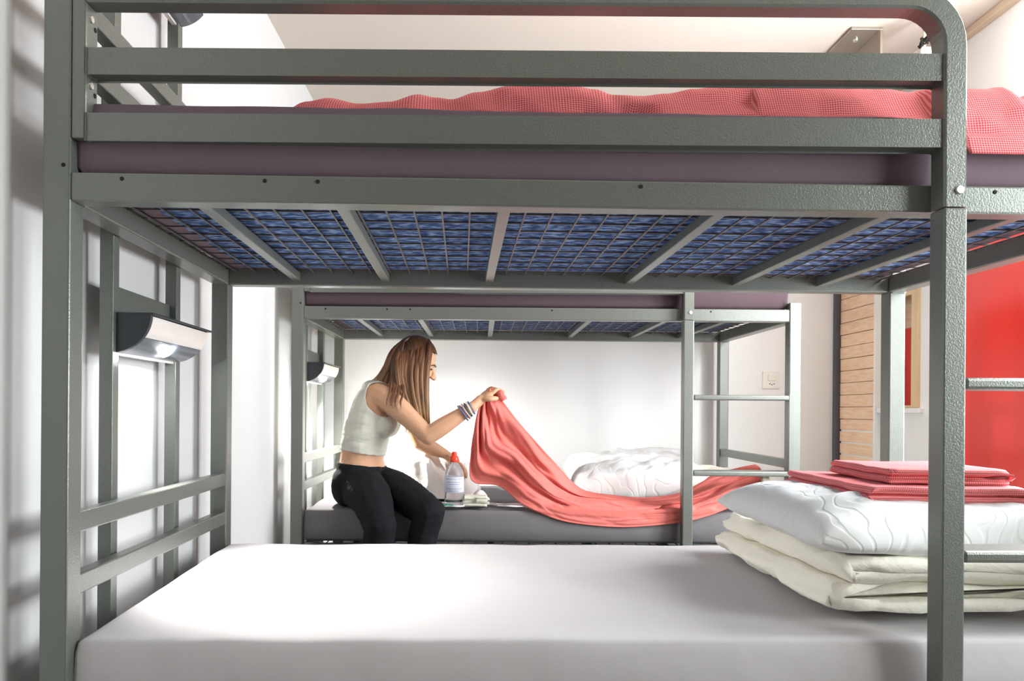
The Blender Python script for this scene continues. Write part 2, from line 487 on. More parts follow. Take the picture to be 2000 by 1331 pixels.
# four posts
B('post', 0, .05, 0, .05, 0, 1.74)
B('post', 0, .05, W_ - .05, W_, 0, 1.74)
B('post', L_ - .05, L_, 0, .05, 0, 1.36)
B('post', L_ - .05, L_, W_ - .05, W_, 0, 1.36)
for z0, z1 in ((RZ0, RZ1), (.27, .322)):
    B('side_rail', .05, L_ - .05, .002, .046, z0, z1)
    B('side_rail', .05, L_ - .05, W_ - .046, W_ - .002, z0, z1)
    B('end_rail', .004, .053, .05, W_ - .05, z0, z1)
    B('end_rail', L_ - .053, L_ - .004, .05, W_ - .05, z0, z1)
for dz in (0, RZ0 - .27):
    for u in SLATS:
        B('slat', u - .0125, u + .0125, .046, W_ - .046, 1.294 - dz, 1.318 - dz, bev=.002)
# welded wire mesh: too thin to pick apart, one part
for zz in (1.3205, 1.3205 - (RZ0 - .27)):
    bm = bmesh.new()
    for j in range(12):
        v = .075 + j * (W_ - .15) / 11
        box_bm(bm, .046, L_ - .046, v - .0017, v + .0017, zz, zz + .0034)
    for i in range(35):
        u = .075 + i * (L_ - .15) / 34
        box_bm(bm, u - .0019, u + .0019, .044, W_ - .044, zz - .0034, zz)
    o = link('wire_mesh', bm_mesh('wire_mesh', bm), M['wire'], bed); o['kind'] = 'stuff'
# headboard at the wall end
for v in (.29, .645):
    B('headboard_upright', -.031, -.001, v - .015, v + .015, 0, 2.03, bev=.002)
for z0 in (.661, .543, 1.648, 1.540):
    B('headboard_bar', .016, .046, .05, W_ - .034, z0, z0 + .039, bev=.003)
for v in (.29, .645):
    B('stub_bar', -.002, .010, v - .013, v + .045, 1.292, 1.322, bev=.002)
for z0 in (1.10, 1.97):
    B('mounting_plate', -.030, -.018, .306, .629, z0, z0 + .075, bev=.001)
B('foot_bar', L_ - .044, L_ - .014, .05, W_ - .05, .655, .694)
# guard frame: a bent tube that comes down as the ladder's left upright
def gv(u): return .020 - .040 * min(1.0, max(0.0, (u - .07) / 1.58))
UL = 1.668
bm = bmesh.new()
path = [Vector((.077, gv(.077), 1.663)), Vector((UL - .085, gv(1.58), 1.663))]
for i in range(1, 9):
    a = i / 8 * PI / 2
    path.append(Vector((UL - .085 + .085 * math.sin(a), gv(1.6), 1.663 - .085 * (1 - math.cos(a)))))
path.append(Vector((UL, gv(1.668), 1.278)))
rings = []
for i, p in enumerate(path):
    t = (path[min(i + 1, len(path) - 1)] - path[max(i - 1, 0)]); t.y = 0; t.normalize()
    n = Vector((-t.z, 0, t.x)); h = .0215; q = .004
    prof = [(-h, -h + q), (-h + q, -h), (h - q, -h), (h, -h + q), (h, h - q), (h - q, h), (-h + q, h), (-h, h - q)]
    rings.append([bm.verts.new(p + n * a_ + Vector((0, b_, 0))) for a_, b_ in prof])
for i in range(len(rings) - 1):
    for k in range(8):
        bm.faces.new((rings[i][k], rings[i][(k + 1) % 8], rings[i + 1][(k + 1) % 8], rings[i + 1][k]))
bm.faces.new(rings[0]); bm.faces.new(rings[-1][::-1])
bmesh.ops.recalc_face_normals(bm, faces=bm.faces)
guard = link('guard_frame', bm_mesh('guard_frame', bm), st, bed)
for z0, z1 in ((1.514, 1.556), (1.392, 1.436)):
    beam('guard_rail', (.077, gv(.077) + .002, (z0 + z1) / 2), (UL - .02, gv(UL) + .003, (z0 + z1) / 2), .036, z1 - z0, st, guard, .004)
br_ = B('guard_bracket', .0505, .0765, .001, .045, 1.392, 1.70); br_.parent = guard
for z in (1.495, 1.618):
    disc('bolt', (.0775, .018, z), (1, 0, 0), .0075, .005, M['bolt'], bed)
    disc('bolt_hole', (.0768, .034, z - .012), (1, 0, 0), .005, .002, M['hole'], bed)
# ladder
lad = B('ladder_upright', UL - .0215, UL + .0215, -.0415, .0015, 0, 1.2765)
B('ladder_upright', 2.088, 2.110, -.036, -.001, 0, .970)
for zt in (.966, .648, .33):
    under(B('ladder_rung', UL + .0215, 2.090, -.040, .040, zt - .022, zt, bev=.006), lad)
disc('bolt', (UL + .006, -.0425, 1.3085), (0, -1, 0), .0085, .005, M['bolt'], bed)
disc('bolt', (.026, W_ - .0525, 1.292), (0, -1, 0), .009, .006, M['bolt'], bed)
disc('bolt', (L_ - .022, W_ - .0525, 1.300), (0, -1, 0), .009, .006, M['bolt'], bed)
for z0 in (1.275,):
    box('corner_plate', L_ - .046, L_ - .002, W_ - .056, W_ - .050, z0, 1.335, st, bed, .001)
for u in (.143, .403, .50, 1.10, 1.772):
    disc('bolt_hole', (u, .0015, 1.319), (0, -1, 0), .0042, .002, M['hole'], bed, 10)
disc('bolt_hole', (.038, -.0005, 1.342), (0, -1, 0), .0042, .002, M['hole'], bed, 10)

far = bed.copy(); COL.objects.link(far); far.location = (-0.800, 3.082, 0.004); far.rotation_euler = (0, 0, 0)
far['label'] = 'far dark grey metal bunk bed with the woman sitting on its lower level'
for ch in list(bed.children):
    c = ch.copy(); COL.objects.link(c); c.parent = far
    for gc in list(ch.children):
        g2 = gc.copy(); COL.objects.link(g2); g2.parent = c


# ------------------------------------------------------------------ mattresses
def mattress(label, root, z0, z1, m, pad=True, u0=.056, u1=L_ - .056, v0=.03, v1=W_ - .035, seed=0, front=0.0):
    nx, ny = 60, 28
    P = []; r = .016
    bm = bmesh.new()
    top = []
    for i in range(nx + 1):
        row = []
        for j in range(ny + 1):
            a = (1 - math.cos(PI * i / nx)) / 2; c_ = (1 - math.cos(PI * j / ny)) / 2
            u = u0 + (u1 - u0) * a; v = v0 + (v1 - v0) * c_
            e = min(u - u0, u1 - u, v - v0, v1 - v)
            dz = 0
            if e < r: dz = -r * .55 * (1 - math.sqrt(max(0, 1 - (1 - e / r) ** 2)))
            w = .0035 * fbm((u, v, seed), 5)
            row.append(bm.verts.new((u, v, z1 + dz + w - front * (1 - (v - v0) / (v1 - v0)))))
        top.append(row)
    for i in range(nx):
        for j in range(ny):
            bm.faces.new((top[i][j], top[i + 1][j], top[i + 1][j + 1], top[i][j + 1]))
    loop = [top[i][0] for i in range(nx + 1)] + [top[nx][j] for j in range(1, ny + 1)] + [top[i][ny] for i in range(nx - 1, -1, -1)] + [top[0][j] for j in range(ny - 1, 0, -1)]
    prev = loop; cu, cv = (u0 + u1) / 2, (v0 + v1) / 2
    for k, (f, out) in enumerate(((.12, .004), (.5, .007), (.88, .004), (1.0, -.012))):
        cur = []
        for vtx in loop:
            co = vtx.co
            su = -1 if abs(co.x - u0) < 1e-4 else (1 if abs(co.x - u1) < 1e-4 else 0)
            sv = -1 if abs(co.y - v0) < 1e-4 else (1 if abs(co.y - v1) < 1e-4 else 0)
            w = .002 * fbm((co.x, co.y, f * .3 + seed), 6)
            cur.append(bm.verts.new((co.x + su * (out + w), co.y + sv * (out + w), co.z + (z0 - co.z) * f)))
        n = len(loop)
        for q in range(n):
            bm.faces.new((prev[q], cur[q], cur[(q + 1) % n], prev[(q + 1) % n]))
        prev = cur
    bm.faces.new(prev)
    bmesh.ops.recalc_face_normals(bm, faces=bm.faces)
    t = thing('mattress', label, 'mattress', root.matrix_basis @ Vector((0, 0, z0)), root.rotation_euler.z)
    me = bm_mesh('cover', bm); me.transform(Matrix.Translation((0, 0, -z0)))
    link('cover', me, m, t, True)
    if pad:
        box('underside_pad', u0 + .055, u1 - .055, v0 + .05, v1 - .05, -.0035, .002, M['pad'], t)['label'] = 'blue mottled underside pad'
    return t


bpy.context.view_layer.update()
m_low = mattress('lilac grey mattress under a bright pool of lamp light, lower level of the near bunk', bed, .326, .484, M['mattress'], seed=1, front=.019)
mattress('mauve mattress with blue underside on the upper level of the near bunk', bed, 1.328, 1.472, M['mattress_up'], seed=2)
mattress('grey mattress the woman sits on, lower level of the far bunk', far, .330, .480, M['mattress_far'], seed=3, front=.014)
mattress('mauve mattress on the upper level of the far bunk', far, 1.332, 1.470, M['mattress_up_shaded'], seed=4)


# ------------------------------------------------------------------ reading lamps
def lamp(label, root, v0, v1, z0, on, cone=66):
    """quarter-round lamp on the plate between the headboard uprights"""
    R_ = .088
    o = root.matrix_basis @ Vector((-.017, v0, z0))
    t = thing('reading_lamp', label, 'lamp', o, root.rotation_euler.z)
    ln = v1 - v0
    def shell(nm, a0, a1, r, y0, y1, m, closed):
        bm = bmesh.new(); n = 10
        ring = []
        for y in (y0, y1):
            row = []
            for i in range(n + 1):
                a = a0 + (a1 - a0) * i / n
                row.append(bm.verts.new((r * 1.05 * math.cos(a), y, R_ - r * .97 * math.sin(a))))
            if closed: row.append(bm.verts.new((0, y, R_)))
            else:
                for i in range(n, -1, -1):
                    a = a0 + (a1 - a0) * i / n
                    row.append(bm.verts.new(((r - .006) * 1.05 * math.cos(a), y, R_ - (r - .006) * .97 * math.sin(a))))
            ring.append(row)
        q = len(ring[0])
        for i in range(q):
            bm.faces.new((ring[0][i], ring[0][(i + 1) % q], ring[1][(i + 1) % q], ring[1][i]))
        bm.faces.new(ring[0][::-1]); bm.faces.new(ring[1])
        bmesh.ops.recalc_face_normals(bm, faces=bm.faces)
        return link(nm, bm_mesh(nm, bm), m, t)
    shell('end_cap', 0, PI / 2, R_, 0, .012, M['lamp_dark'], True)
    shell('end_cap', 0, PI / 2, R_ * .97, ln - .004, ln, M['lamp_dark'], True)
    shell('front_shell', 0.03, .62, R_, .012, ln - .004, M['lamp_light'], False)['label'] = 'pale curved front shell'
    lens = shell('lens', .64, PI / 2 - .10, R_ - .001, .012, ln - .004, M['lamp_lens'], False)
    box('top_plate', -.002, R_ * 1.05 + .006, 0, ln + .012, R_, R_ + .005, M['lamp_dark'], t, .001)
    box('bottom_lip', -.002, .010, .012, ln - .004, -.001, .006, M['lamp_light'], t, .001)
    a = .98
    c = Vector(((R_ + .001) * 1.05 * math.cos(a), ln * .52, R_ - (R_ + .001) * .97 * math.sin(a)))
    nrm = Vector((math.cos(a), 0, -math.sin(a)))
    disc('led', c, nrm, .017, .006, M['led'] if on else M['lamp_lens'], lens, 18)
    if on:
        l = bpy.data.lights.new('led_beam', 'SPOT'); l.energy = on; l.spot_size = math.radians(cone); l.spot_blend = 0.85
        l.shadow_soft_size = .012; l.color = (1.0, 0.97, 0.92)
        lo = bpy.data.objects.new('led_beam', l); COL.objects.link(lo); lo.parent = t
        lo.location = c + nrm * .012
        lo.rotation_euler = Vector((.64, .06, -1)).to_track_quat('-Z', 'Y').to_euler()
    return t


lamp('lit reading lamp on the headboard of the near bunk, lower level', bed, .29, .655, 1.018, 60.0, 93)
lamp('lit reading lamp on the headboard behind the woman', far, .29, .655, 1.018, 78.0, 150)
lamp('unlit reading lamp at the top edge of the near headboard', bed, .29, .655, 1.93, 0)


# ------------------------------------------------------------------ soft things
def pillow(name, label, c, hx, hy, th, rz, tilt=(0, 0), group=None, n=72, sag=None, m=None, crease=.0):
    bm = bmesh.new(); sides = []
    for s in (1, -1):
        rows = []
        for i in range(n + 1):
            row = []
            for j in range(n + 1):
                a = -1 + 2 * i / n; b_ = -1 + 2 * j / n
                a = math.copysign(1 - (1 - abs(a)) ** 1.35, a); b_ = math.copysign(1 - (1 - abs(b_)) ** 1.35, b_)
                pin = 1 - .10 * (1 - a * a) * 0 - .075 * (1 - abs(a)) * abs(b_) - .0
                x = hx * a * (1 - .07 * (1 - abs(b_) ** 2.0) * abs(a) ** 3 * -0 - .06 * (1 - b_ * b_) * abs(a) ** 4)
                y = hy * b_ * (1 - .08 * (1 - a * a) * abs(b_) ** 4)
                e = max(0, (1 - a ** 4)) ** .5 * max(0, (1 - b_ ** 4)) ** .5
                z = th / 2 * e ** .8
                wr_ = .010 * fbm((a * 2, b_ * 2, s + hx), 1.6) * e ** .5
                cr_ = .0022 * math.sin(16 * (a + b_ * .4) + 4 * fbm((a, b_, 1), 1.5)) * max(0, 1 - e) * (1 if e > .02 else 0)
                zz = s * (z + wr_ * (e > 0.01)) + cr_
                if crease and s > 0:
                    rid = 1 - 2 * abs(noise.noise(Vector((a * 2.2 + .8 * b_, b_ * 1.4 - a * .6, 3.3))))
                    zz += crease * rid * min(1, e * 2) - crease * 1.2 * max(0, noise.noise(Vector((a * 5, b_ * 4, 1.1)))) * min(1, e * 2)
                if s < 0: zz *= .62
                if sag and s > 0: zz += sag(a, b_)
                row.append((x, y, zz))
            rows.append(row)
        sides.append(rows)
    top = [[bm.verts.new(p) for p in r] for r in sides[0]]
    bot = [[(top[i][j] if i in (0, n) or j in (0, n) else bm.verts.new(sides[1][i][j])) for j in range(n + 1)] for i in range(n + 1)]
    for i in range(n):
        for j in range(n):
            bm.faces.new((top[i][j], top[i + 1][j], top[i + 1][j + 1], top[i][j + 1]))
            bm.faces.new((bot[i][j], bot[i][j + 1], bot[i + 1][j + 1], bot[i + 1][j]))
    me = bm_mesh(name, bm)
    me.transform(Matrix.Rotation(rz, 4, 'Z') @ Matrix.Rotation(tilt[0], 4, 'X') @ Matrix.Rotation(tilt[1], 4, 'Y'))
    o = link(name, me, m or M['pillow'], None, True)
    o.location = c; base_origin(o)
    return tag(o, label, 'pillow', group)


def folded(name, label, cat, x0, x1, y0, y1, z0, layers, th, m, loc_jit=.01, group=None, wob=.006, setback=0.0, ny=40, pairs=True):
    """a cloth folded to and fro: layers joined by rounded folds on the left, cut ends to the near side"""
    pts = []
    r = th / 2
    for k in range(layers):
        zc = z0 + r + k * th * .97
        xl = x0 + r + (k // 2) * setback
        seq = [(x1, zc), (x1 - (x1 - xl) * .33, zc), (x1 - (x1 - xl) * .66, zc), (xl + .04 * (x1 - xl), zc), (xl, zc)]
        if k % 2: seq = seq[::-1]
        pts += seq
        if k < layers - 1:
            zn = zc + th * .97 / 2
            if k % 2 == 0: pts.append((xl - r * .75, zn))
            else: pts.append((x1 + r * .75, zn))
    # offset polyline into a thick strip
    cl = catmull([Vector((a, 0, c)) for a, c in pts], len(pts) * 4)
    n = len(cl)
    outl, outr = [], []
    for i, p in enumerate(cl):
        t = (cl[min(i + 1, n - 1)] - cl[max(i - 1, 0)]).normalized(); nn = Vector((-t.z, 0, t.x))
        outl.append(p + nn * r * .93); outr.append(p - nn * r * .93)
    prof = outl + outr[::-1]
    acc = [0.0]
    for a, b_ in zip(prof[:-1], prof[1:]): acc.append(acc[-1] + (b_ - a).length)
    P, UV = [], []
    for j in range(ny + 1):
        f = j / ny; y = y0 + (y1 - y0) * f
        row, uvr = [], []
        for i, p in enumerate(prof):
            ep = 0.0
            edge = min(f, 1 - f) * (y1 - y0)
            q = Vector((p.x, y, p.z))
            w = Vector((fbm((p.x * 2, y * 3, p.z * 20), 1.7), fbm((p.x * 5 + 7, y * 3, p.z * 14), 1.3), fbm((p.x * 4, y * 4 + 3, p.z * 6), 1.4)))
            layer_i = int((p.z - z0) / th)
            q += Vector((w.x * wob, (w.y * wob * 1.4 + loc_jit * math.sin(layer_i * 2.4) * (1 - f * 2)), w.z * wob * .55))
            if edge < r * .8:  # rounded near and far edge
                pass
            row.append(q); uvr.append((acc[i], y))
        row.append(row[0].copy()); uvr.append((acc[-1] + 2 * r, y))
        P.append(row); UV.append(uvr)
    me = grid_mesh(name, P, UV)
    bm = bmesh.new(); bm.from_mesh(me)
    bmesh.ops.remove_doubles(bm, verts=bm.verts, dist=1e-5)
    bmesh.ops.holes_fill(bm, edges=[e_ for e_ in bm.edges if e_.is_boundary])
    # triangulate the end caps so that they fill properly
    bmesh.ops.triangulate(bm, faces=[f_ for f_ in bm.faces if len(f_.verts) > 4])
    bmesh.ops.recalc_face_normals(bm, faces=bm.faces)
    uvl = bm.loops.layers.uv.active
    for f_ in bm.faces:
        if len(f_.verts) == 3:
            for lp in f_.loops: lp[uvl].uv = (lp.vert.co.x, lp.vert.co.z)
    bm.to_mesh(me); bm.free()
    o = link(name, me, m, None, True)
    zmin = min(v.co.z for v in me.vertices)
    me.transform(Matrix.Translation((0, 0, z0 - zmin)))
    base_origin(o)
    return tag(o, label, cat, group)


ZM = .484
dv = folded('duvet', 'thick cream duvet folded in layers at the right end of the near lower mattress', 'duvet', 0.715, 1.30, 1.500, 2.16, ZM + .001, 4, .0285, M['duvet'], .020, None, .018, .028, 70)
dv.rotation_euler.z = 0.0245


def sag_front(a, b_): return -.03 * math.exp(-((a - .15) ** 2 + (b_ - .1) ** 2) / .35)


pl = pillow('pillow', 'plump white quilted pillow on the folded cream duvet, under folded linen', (1.072, 1.77, .645), .395, .30, .165, .03, (0.02, 0.0), sag=sag_front)
tg = grid_mesh('care_tag', [[(-.012 + .024 * i, -.002 + .006 * math.sin(j * .9), -.016 * j) for j in range(5)] for i in range(2)])
tgo = link('care_tag', tg, M['paper'], pl); tgo.location = (-.10, -.286, .045); solid(tgo, .0006)
l1 = folded('bed_linen', 'larger folded red gingham linen, bottom of the two on the white pillow', 'linen', 0.0, .34, 0, .44, .684, 6, .0090, M['gingham_fine'], .012, 'folded red gingham linen', .007, .006, 36)
l2 = folded('bed_linen', 'smaller folded red gingham linen, topmost of the two on the white pillow', 'linen', 0.0, .26, 0, .31, .7385, 4, .0085, M['gingham_fine'], .008, 'folded red gingham linen', .006, .006, 30)
for l_, cx, cy, hx, hy, a in ((l1, .838, 1.570, .17, .22, -.02), (l2, .918, 1.635, .13, .155, -.06)):
    l_.rotation_euler.z = a
    l_.location.x = cx + hx * math.cos(a) - hy * math.sin(a); l_.location.y = cy + hx * math.sin(a) + hy * math.cos(a)

# gingham duvet lying along the upper level of the near bunk
SIL = [(560, 222), (600, 199), (640, 191), (700, 203), (760, 199), (815, 183), (850, 190), (880, 194), (930, 178), (1000, 165), (1050, 158), (1110, 162), (1160, 172), (1195, 184), (1250, 186), (1300, 181), (1360, 171), (1420, 164), (1500, 160), (1600, 162), (1700, 167), (1780, 178), (1830, 186), (1900, 186), (1925, 182), (1955, 206), (1990, 196), (2050, 190), (2200, 195), (2300, 200)]


def hz_top(u):
    X = -.803 + u; d = 1.332 + .0245 * u + .125
    px = CX + X * F / d
    for (a, b_), (c_, e_) in zip(SIL[:-1], SIL[1:]):
        if a <= px <= c_:
            f = (px - a) / (c_ - a); f = f * f * (3 - 2 * f); y = b_ + (e_ - b_) * f
            return at(px, y, d).z
    return 1.47


P, UV = [], []
nu, nv = 300, 64
u0, u1 = .415, 2.09
for i in range(nu + 1):
    u = u0 + (u1 - u0) * i / nu
    zt = hz_top(u)
    edge = min(1, (u - u0) / .05)
    over = min(1, max(0, (u - 1.69) / .03))
    zlow = 1.478 - .088 * over
    row, uvr = [], []
    length = 0; prev = None
    for j in range(nv + 1):
        t = j / nv
        if t < .12:      # hem hanging or lying at the front
            s = t / .12
            v = .040 + .02 * (1 - over) - over * .042 * (1 - s * .6) + .0
            zz = zlow + (1.474 - zlow) * s
        else:
            s = (t - .12) / .88
            v = .052 + .02 * (1 - over) - over * .030 * (1 - min(1, s * 8)) + s * .80
            rise = min(1, s / .085)
            rise = math.sin(rise * PI / 2) ** .8
            body = 1 - .32 * max(0, (s - .12)) - .10 * max(0, math.sin(s * 9 + u * 4)) * (s > .12)
            zz = 1.474 + (zt - 1.474) * rise * body
        # creases: one long overlapping fold plus small wrinkles
        cr = fbm((u * 3.0, v * 7 + zz * 3, 0), 2.0, 4) * .010 + .006 * math.sin(38 * (u + .55 * zz * 3 + .35 * v) + 6 * fbm((u, v, 3), 2)) * min(1, t * 5)
        foldline = (u - 1.03) * .17 + 1.472      # crease where the second lobe starts
        gcr = math.exp(-((zz - foldline) / .008) ** 2) * (1 if 1.0 < u < 1.35 and t < .25 else 0)
        vv = v + cr * .9 * (t > .05) + .022 * gcr
        p = Vector((u, vv, max(zz + cr * .35 * (t > .14), 1.4745 if v > .05 else 0)))
        if prev is not None: length += (p - prev).length
        prev = p
        row.append(p); uvr.append((u * 1.02 + .02 * fbm((u, v, 9), 3), length))
    P.append(row); UV.append(uvr)
o = link('duvet', grid_mesh('duvet', P, UV), M['gingham'], None, True)
o.rotation_euler.z = .0245; o.location = bed.location; base_origin(o); solid(o, .004)
tag(o, 'rumpled red gingham duvet lying along the upper level of the near bunk', 'duvet')


def lump(name, label, cat, cx, cy, rx, ry, h, zb, m, seed, amp=.03, freq=6, n=70, sharp=2.2, kind=None):
    P = []
    for i in range(n + 1):
        row = []
        for j in range(n + 1):
            a = -1 + 2 * i / n; b_ = -1 + 2 * j / n
            rr = (abs(a) ** sharp + abs(b_) ** sharp) ** (1 / sharp)
            e = max(0, 1 - rr ** 2.4) ** .6
            x = a * rx; y = b_ * ry
            q = Vector((x * freq, y * freq, seed))
            rid = 1 - abs(noise.noise(q)) * 2
            rid2 = 1 - abs(noise.noise(q * 2.1 + Vector((4, 2, 1)))) * 2
            z = h * e * (.72 + .2 * noise.noise(q * .5)) + (amp * rid + amp * .5 * rid2) * min(1, e * 1.6)
            row.append(Vector((x + .02 * noise.noise(q + Vector((9, 0, 0))), y + .02 * noise.noise(q + Vector((0, 9, 0))), max(z, 0) + .003)))
        P.append(row)
    o = link(name, grid_mesh(name, P), m, None, True); o.location = (cx, cy, zb)
    base_origin(o); solid(o, .004)
    return tag(o, label, cat)


ZF = .482
# crumpled white duvet beside the woman
lump('duvet', 'crumpled white duvet heaped on the far lower mattress beside the woman', 'duvet', -.245, 3.62, .245, .25, .185, ZF + .002, M['sheet_white'], 3.3, .055, 8.5, n=110)
lump('duvet', 'cream duvet bunched against the back right corner of the far bunk', 'duvet', 1.17, 3.72, .20, .18, .16, ZF + .002, M['duvet'], 8.1, .018, 5)
pillow('pillow', 'white pillow lying on the far lower mattress behind the coral cover', (.735, 3.48, .578), .325, .235, .205, -.05, (.20, -.03), crease=.022)

# ------------------------------------------------------------------ coral cover being lifted
UP = [(961, 757, 3.135), (967, 766, 3.145), (985, 788, 3.18), (1003, 812, 3.21), (1040, 856, 3.23), (1085, 905, 3.25), (1135, 955, 3.27), (1200, 968, 3.25), (1265, 972, 3.24), (1330, 962, 3.24), (1390, 930, 3.27), (1440, 915, 3.31), (1475, 908, 3.34)]
LO = [(941, 781, 3.135), (930, 818, 3.155), (920, 885, 3.22), (922, 940, 3.24), (975, 950, 3.22), (1020, 985, 3.12), (1085, 1014, 3.095), (1150, 1026, 3.095), (1230, 1030, 3.095), (1325, 1022, 3.095), (1385, 1008, 3.095), (1440, 985, 3.10), (1490, 962, 3.11)]
ups = catmull([at(*p) for p in UP], 130); los = catmull([at(*p) for p in LO], 130)
P, UV = [], []
nt_ = 46
for i, (a, b_) in enumerate(zip(ups, los)):
    s = i / 130
    row, uvr = [], []
    for j in range(nt_ + 1):
        t = j / nt_
        p = a.lerp(b_, t)
        # the cloth drapes over the mattress edge on the right and hangs in folds on the left
        bulge = .06 * math.sin(PI * t) * min(1, max(0, (s - .35) / .2))
        p.z += bulge * .45; p.y -= bulge * .5
        env = math.sin(PI * min(1, max(0, t))) ** .6
        fold = math.sin(2 * PI * (t * 3.1 + .5 * s) + 3 * fbm((s * 2.5, t, 1), 1.5)) * .024 * (1 - .55 * s)
        fine = math.sin(2 * PI * (t * 8 - s * 3) + 5 * fbm((s * 3, t * 1.4, 7), 2)) * .006
        p.y += (fold + fine) * env * min(1, s * 9 + .25)
        p.z += .010 * fbm((s * 8, t * 4, 2), 1.3) * env
        if s > .34:
            k_ = min(1, (s - .34) / .1)
            ylim = 3.0895 + .003 * math.sin(t * 40 + s * 20)
            if p.y < ylim: p.y = p.y + (ylim - p.y) * k_
            surf = .480 + .006 * math.sin(t * 23 + s * 31) if p.y > 3.101 else -1
            if p.z < surf + .008:
                if p.y > 3.150: p.z += (surf + .008 - p.z) * k_
                else: p.y += (3.0945 - p.y) * k_
        row.append(p); uvr.append((s, t))
    P.append(row); UV.append(uvr)
o = link('duvet_cover', grid_mesh('duvet_cover', P, UV), M['coral'], None, True); base_origin(o); solid(o, .003)
tag(o, 'coral red duvet cover held up by the woman and trailing along the far mattress', 'duvet cover')
coral = o
q = [at(1476, 930, 3.10), at(1484, 945, 3.075), at(1488, 962, 3.06)]
# cream button band at the trailing end
pts = catmull([at(1482, 926, 3.16), at(1486, 945, 3.09), at(1490, 968, 3.055)], 10)
rows = [[p + Vector((dx, -.012, .004 * math.sin(i))) for dx in (0, .012, .024, .036)] for i, p in enumerate(pts)]
me = grid_mesh('button_band', rows); me.transform(Matrix.Translation(-coral.location))
bb = link('button_band', me, M['band'], coral, True); solid(bb, .004)
bb['label'] = 'cream ribbed band at its end'
c = at(1450, 912, 3.40)
lump('pillow_case', 'coral pillow case scrap peeping above the lower ladder rung', 'pillow case', c.x, 3.40, .055, .06, .16, ZF + .002, M['coral'], 2.2, .008, 5, 30)
c = at(1512, 950, 3.25)
lump('cloth', 'dark coral cloth corner at the far end of the mattress', 'cloth', c.x, 3.20, .045, .05, .07, ZF + .002, M['coral'], 6.4, .008, 6, 24)

# ------------------------------------------------------------------ bottle and small things on the far mattress
pb = at(887, 978, 3.18)
bt = thing('water_bottle', 'clear plastic water bottle with a red sports cap on the far mattress', 'bottle', (pb.x, 3.165, ZF + .004)); bt.scale = (1.1, 1.1, 1.1)


def lathe(nm, prof, m, parent, seg=28):
    bm = bmesh.new(); rings = []
    for r, z in prof:
        rings.append([bm.verts.new((r * math.cos(2 * PI * k / seg), r * math.sin(2 * PI * k / seg), z)) for k in range(seg)])
    for i in range(len(rings) - 1):
        for k in range(seg):
            bm.faces.new((rings[i][k], rings[i][(k + 1) % seg], rings[i + 1][(k + 1) % seg], rings[i + 1][k]))
    bm.faces.new(rings[0][::-1]); bm.faces.new(rings[-1])
    return link(nm, bm_mesh(nm, bm), m, parent, True)


lathe('body', [(.030, 0), (.036, .004), (.038, .012), (.036, .022), (.038, .03), (.037, .05), (.0375, .075), (.038, .11), (.037, .125), (.031, .142), (.022, .156), (.016, .163), (.0155, .172)], M['glass'], bt)
sleeve = lathe('label_sleeve', [(.0378, .052), (.0386, .053), (.0388, .112), (.0378, .113)], M['label'], bt)
for zz, w in ((.058, .5), (.066, .9), (.084, .55), (.092, .7), (.104, .9)):
    bm = bmesh.new(); rg = []
    for k in range(9):
        a = -PI / 2 + (k / 8 - .5) * w * 2
        rg.append([bm.verts.new((.0392 * math.cos(a), .0392 * math.sin(a), zz + d_)) for d_ in (0, .0022)])
    for k in range(8): bm.faces.new((rg[k][0], rg[k + 1][0], rg[k + 1][1], rg[k][1]))
    link('print_line', bm_mesh('print_line', bm), M['label_print'], sleeve)
lathe('cap', [(.0175, .170), (.0185, .172), (.0185, .184), (.015, .192), (.0105, .195), (.0105, .206), (.008, .210)], M['cap'], bt)

c = at(868, 981, 3.115)
o = link('cap_dish', None or bpy.data.meshes.new('cap_dish'), None)
bm = bmesh.new(); bmesh.ops.create_uvsphere(bm, u_segments=20, v_segments=10, radius=1)
for v in bm.verts: v.co = Vector((v.co.x * .040, v.co.y * .03, (v.co.z + 1) * .006))
bm.to_mesh(o.data); bm.free(); o.data.materials.append(M['green']); o.location = (c.x, 3.135, ZF + .003)
o.name = 'comb'; tag(o, 'small dark green oval object beside the bottle', 'case')


def sheetlet(name, label, cat, px, y, sx, sy, rz, m, curl=.004):
    P = [[Vector((-sx / 2 + sx * i / 8, -sy / 2 + sy * j / 8, curl * (math.sin(i * .8 + j * .5) + 1))) for j in range(9)] for i in range(9)]
    o = link(name, grid_mesh(name, P), m, None, True); o.location = ((px - CX) * y / F, y, ZF + .004); o.rotation_euler.z = rz
    solid(o, .001); return tag(o, label, cat)


sheetlet('leaflet', 'white leaflet in front of the water bottle', 'paper', 888, 3.125, .085, .05, .15, M['paper'], .002)
sheetlet('leaflet', 'white paper strip right of the folded sage cloth', 'paper', 1000, 3.20, .13, .035, -.03, M['paper'], .002)
sheetlet('leaflet', 'thin white paper nearest the mattress edge under the coral cover', 'paper', 998, 3.13, .11, .02, -.05, M['paper'], .002)
o = folded('face_cloth', 'small folded sage cloth right of the water bottle', 'cloth', -.056 + .0, .052, 3.125, 3.20, ZF + .003, 4, .011, M['sage_cloth'], .004, None, .004, .003, 14)
o.location.x = (930 - CX) * 3.15 / F
lump('sock', 'pale crumpled cloth peak behind the folded sage cloth', 'cloth', (940 - CX) * 3.24 / F, 3.25, .045, .04, .065, ZF + .002, M['sheet_white'], 1.7, .008, 9, 26)


# ------------------------------------------------------------------ the woman
def sph(bm, c, r, sub=2):
    if isinstance(r, (int, float)): r = (r, r, r)
    q = bmesh.ops.create_icosphere(bm, subdivisions=sub, radius=1.0)
    for v in q['verts']: v.co = Vector((c[0] + v.co.x * r[0], c[1] + v.co.y * r[1], c[2] + v.co.z * r[2]))


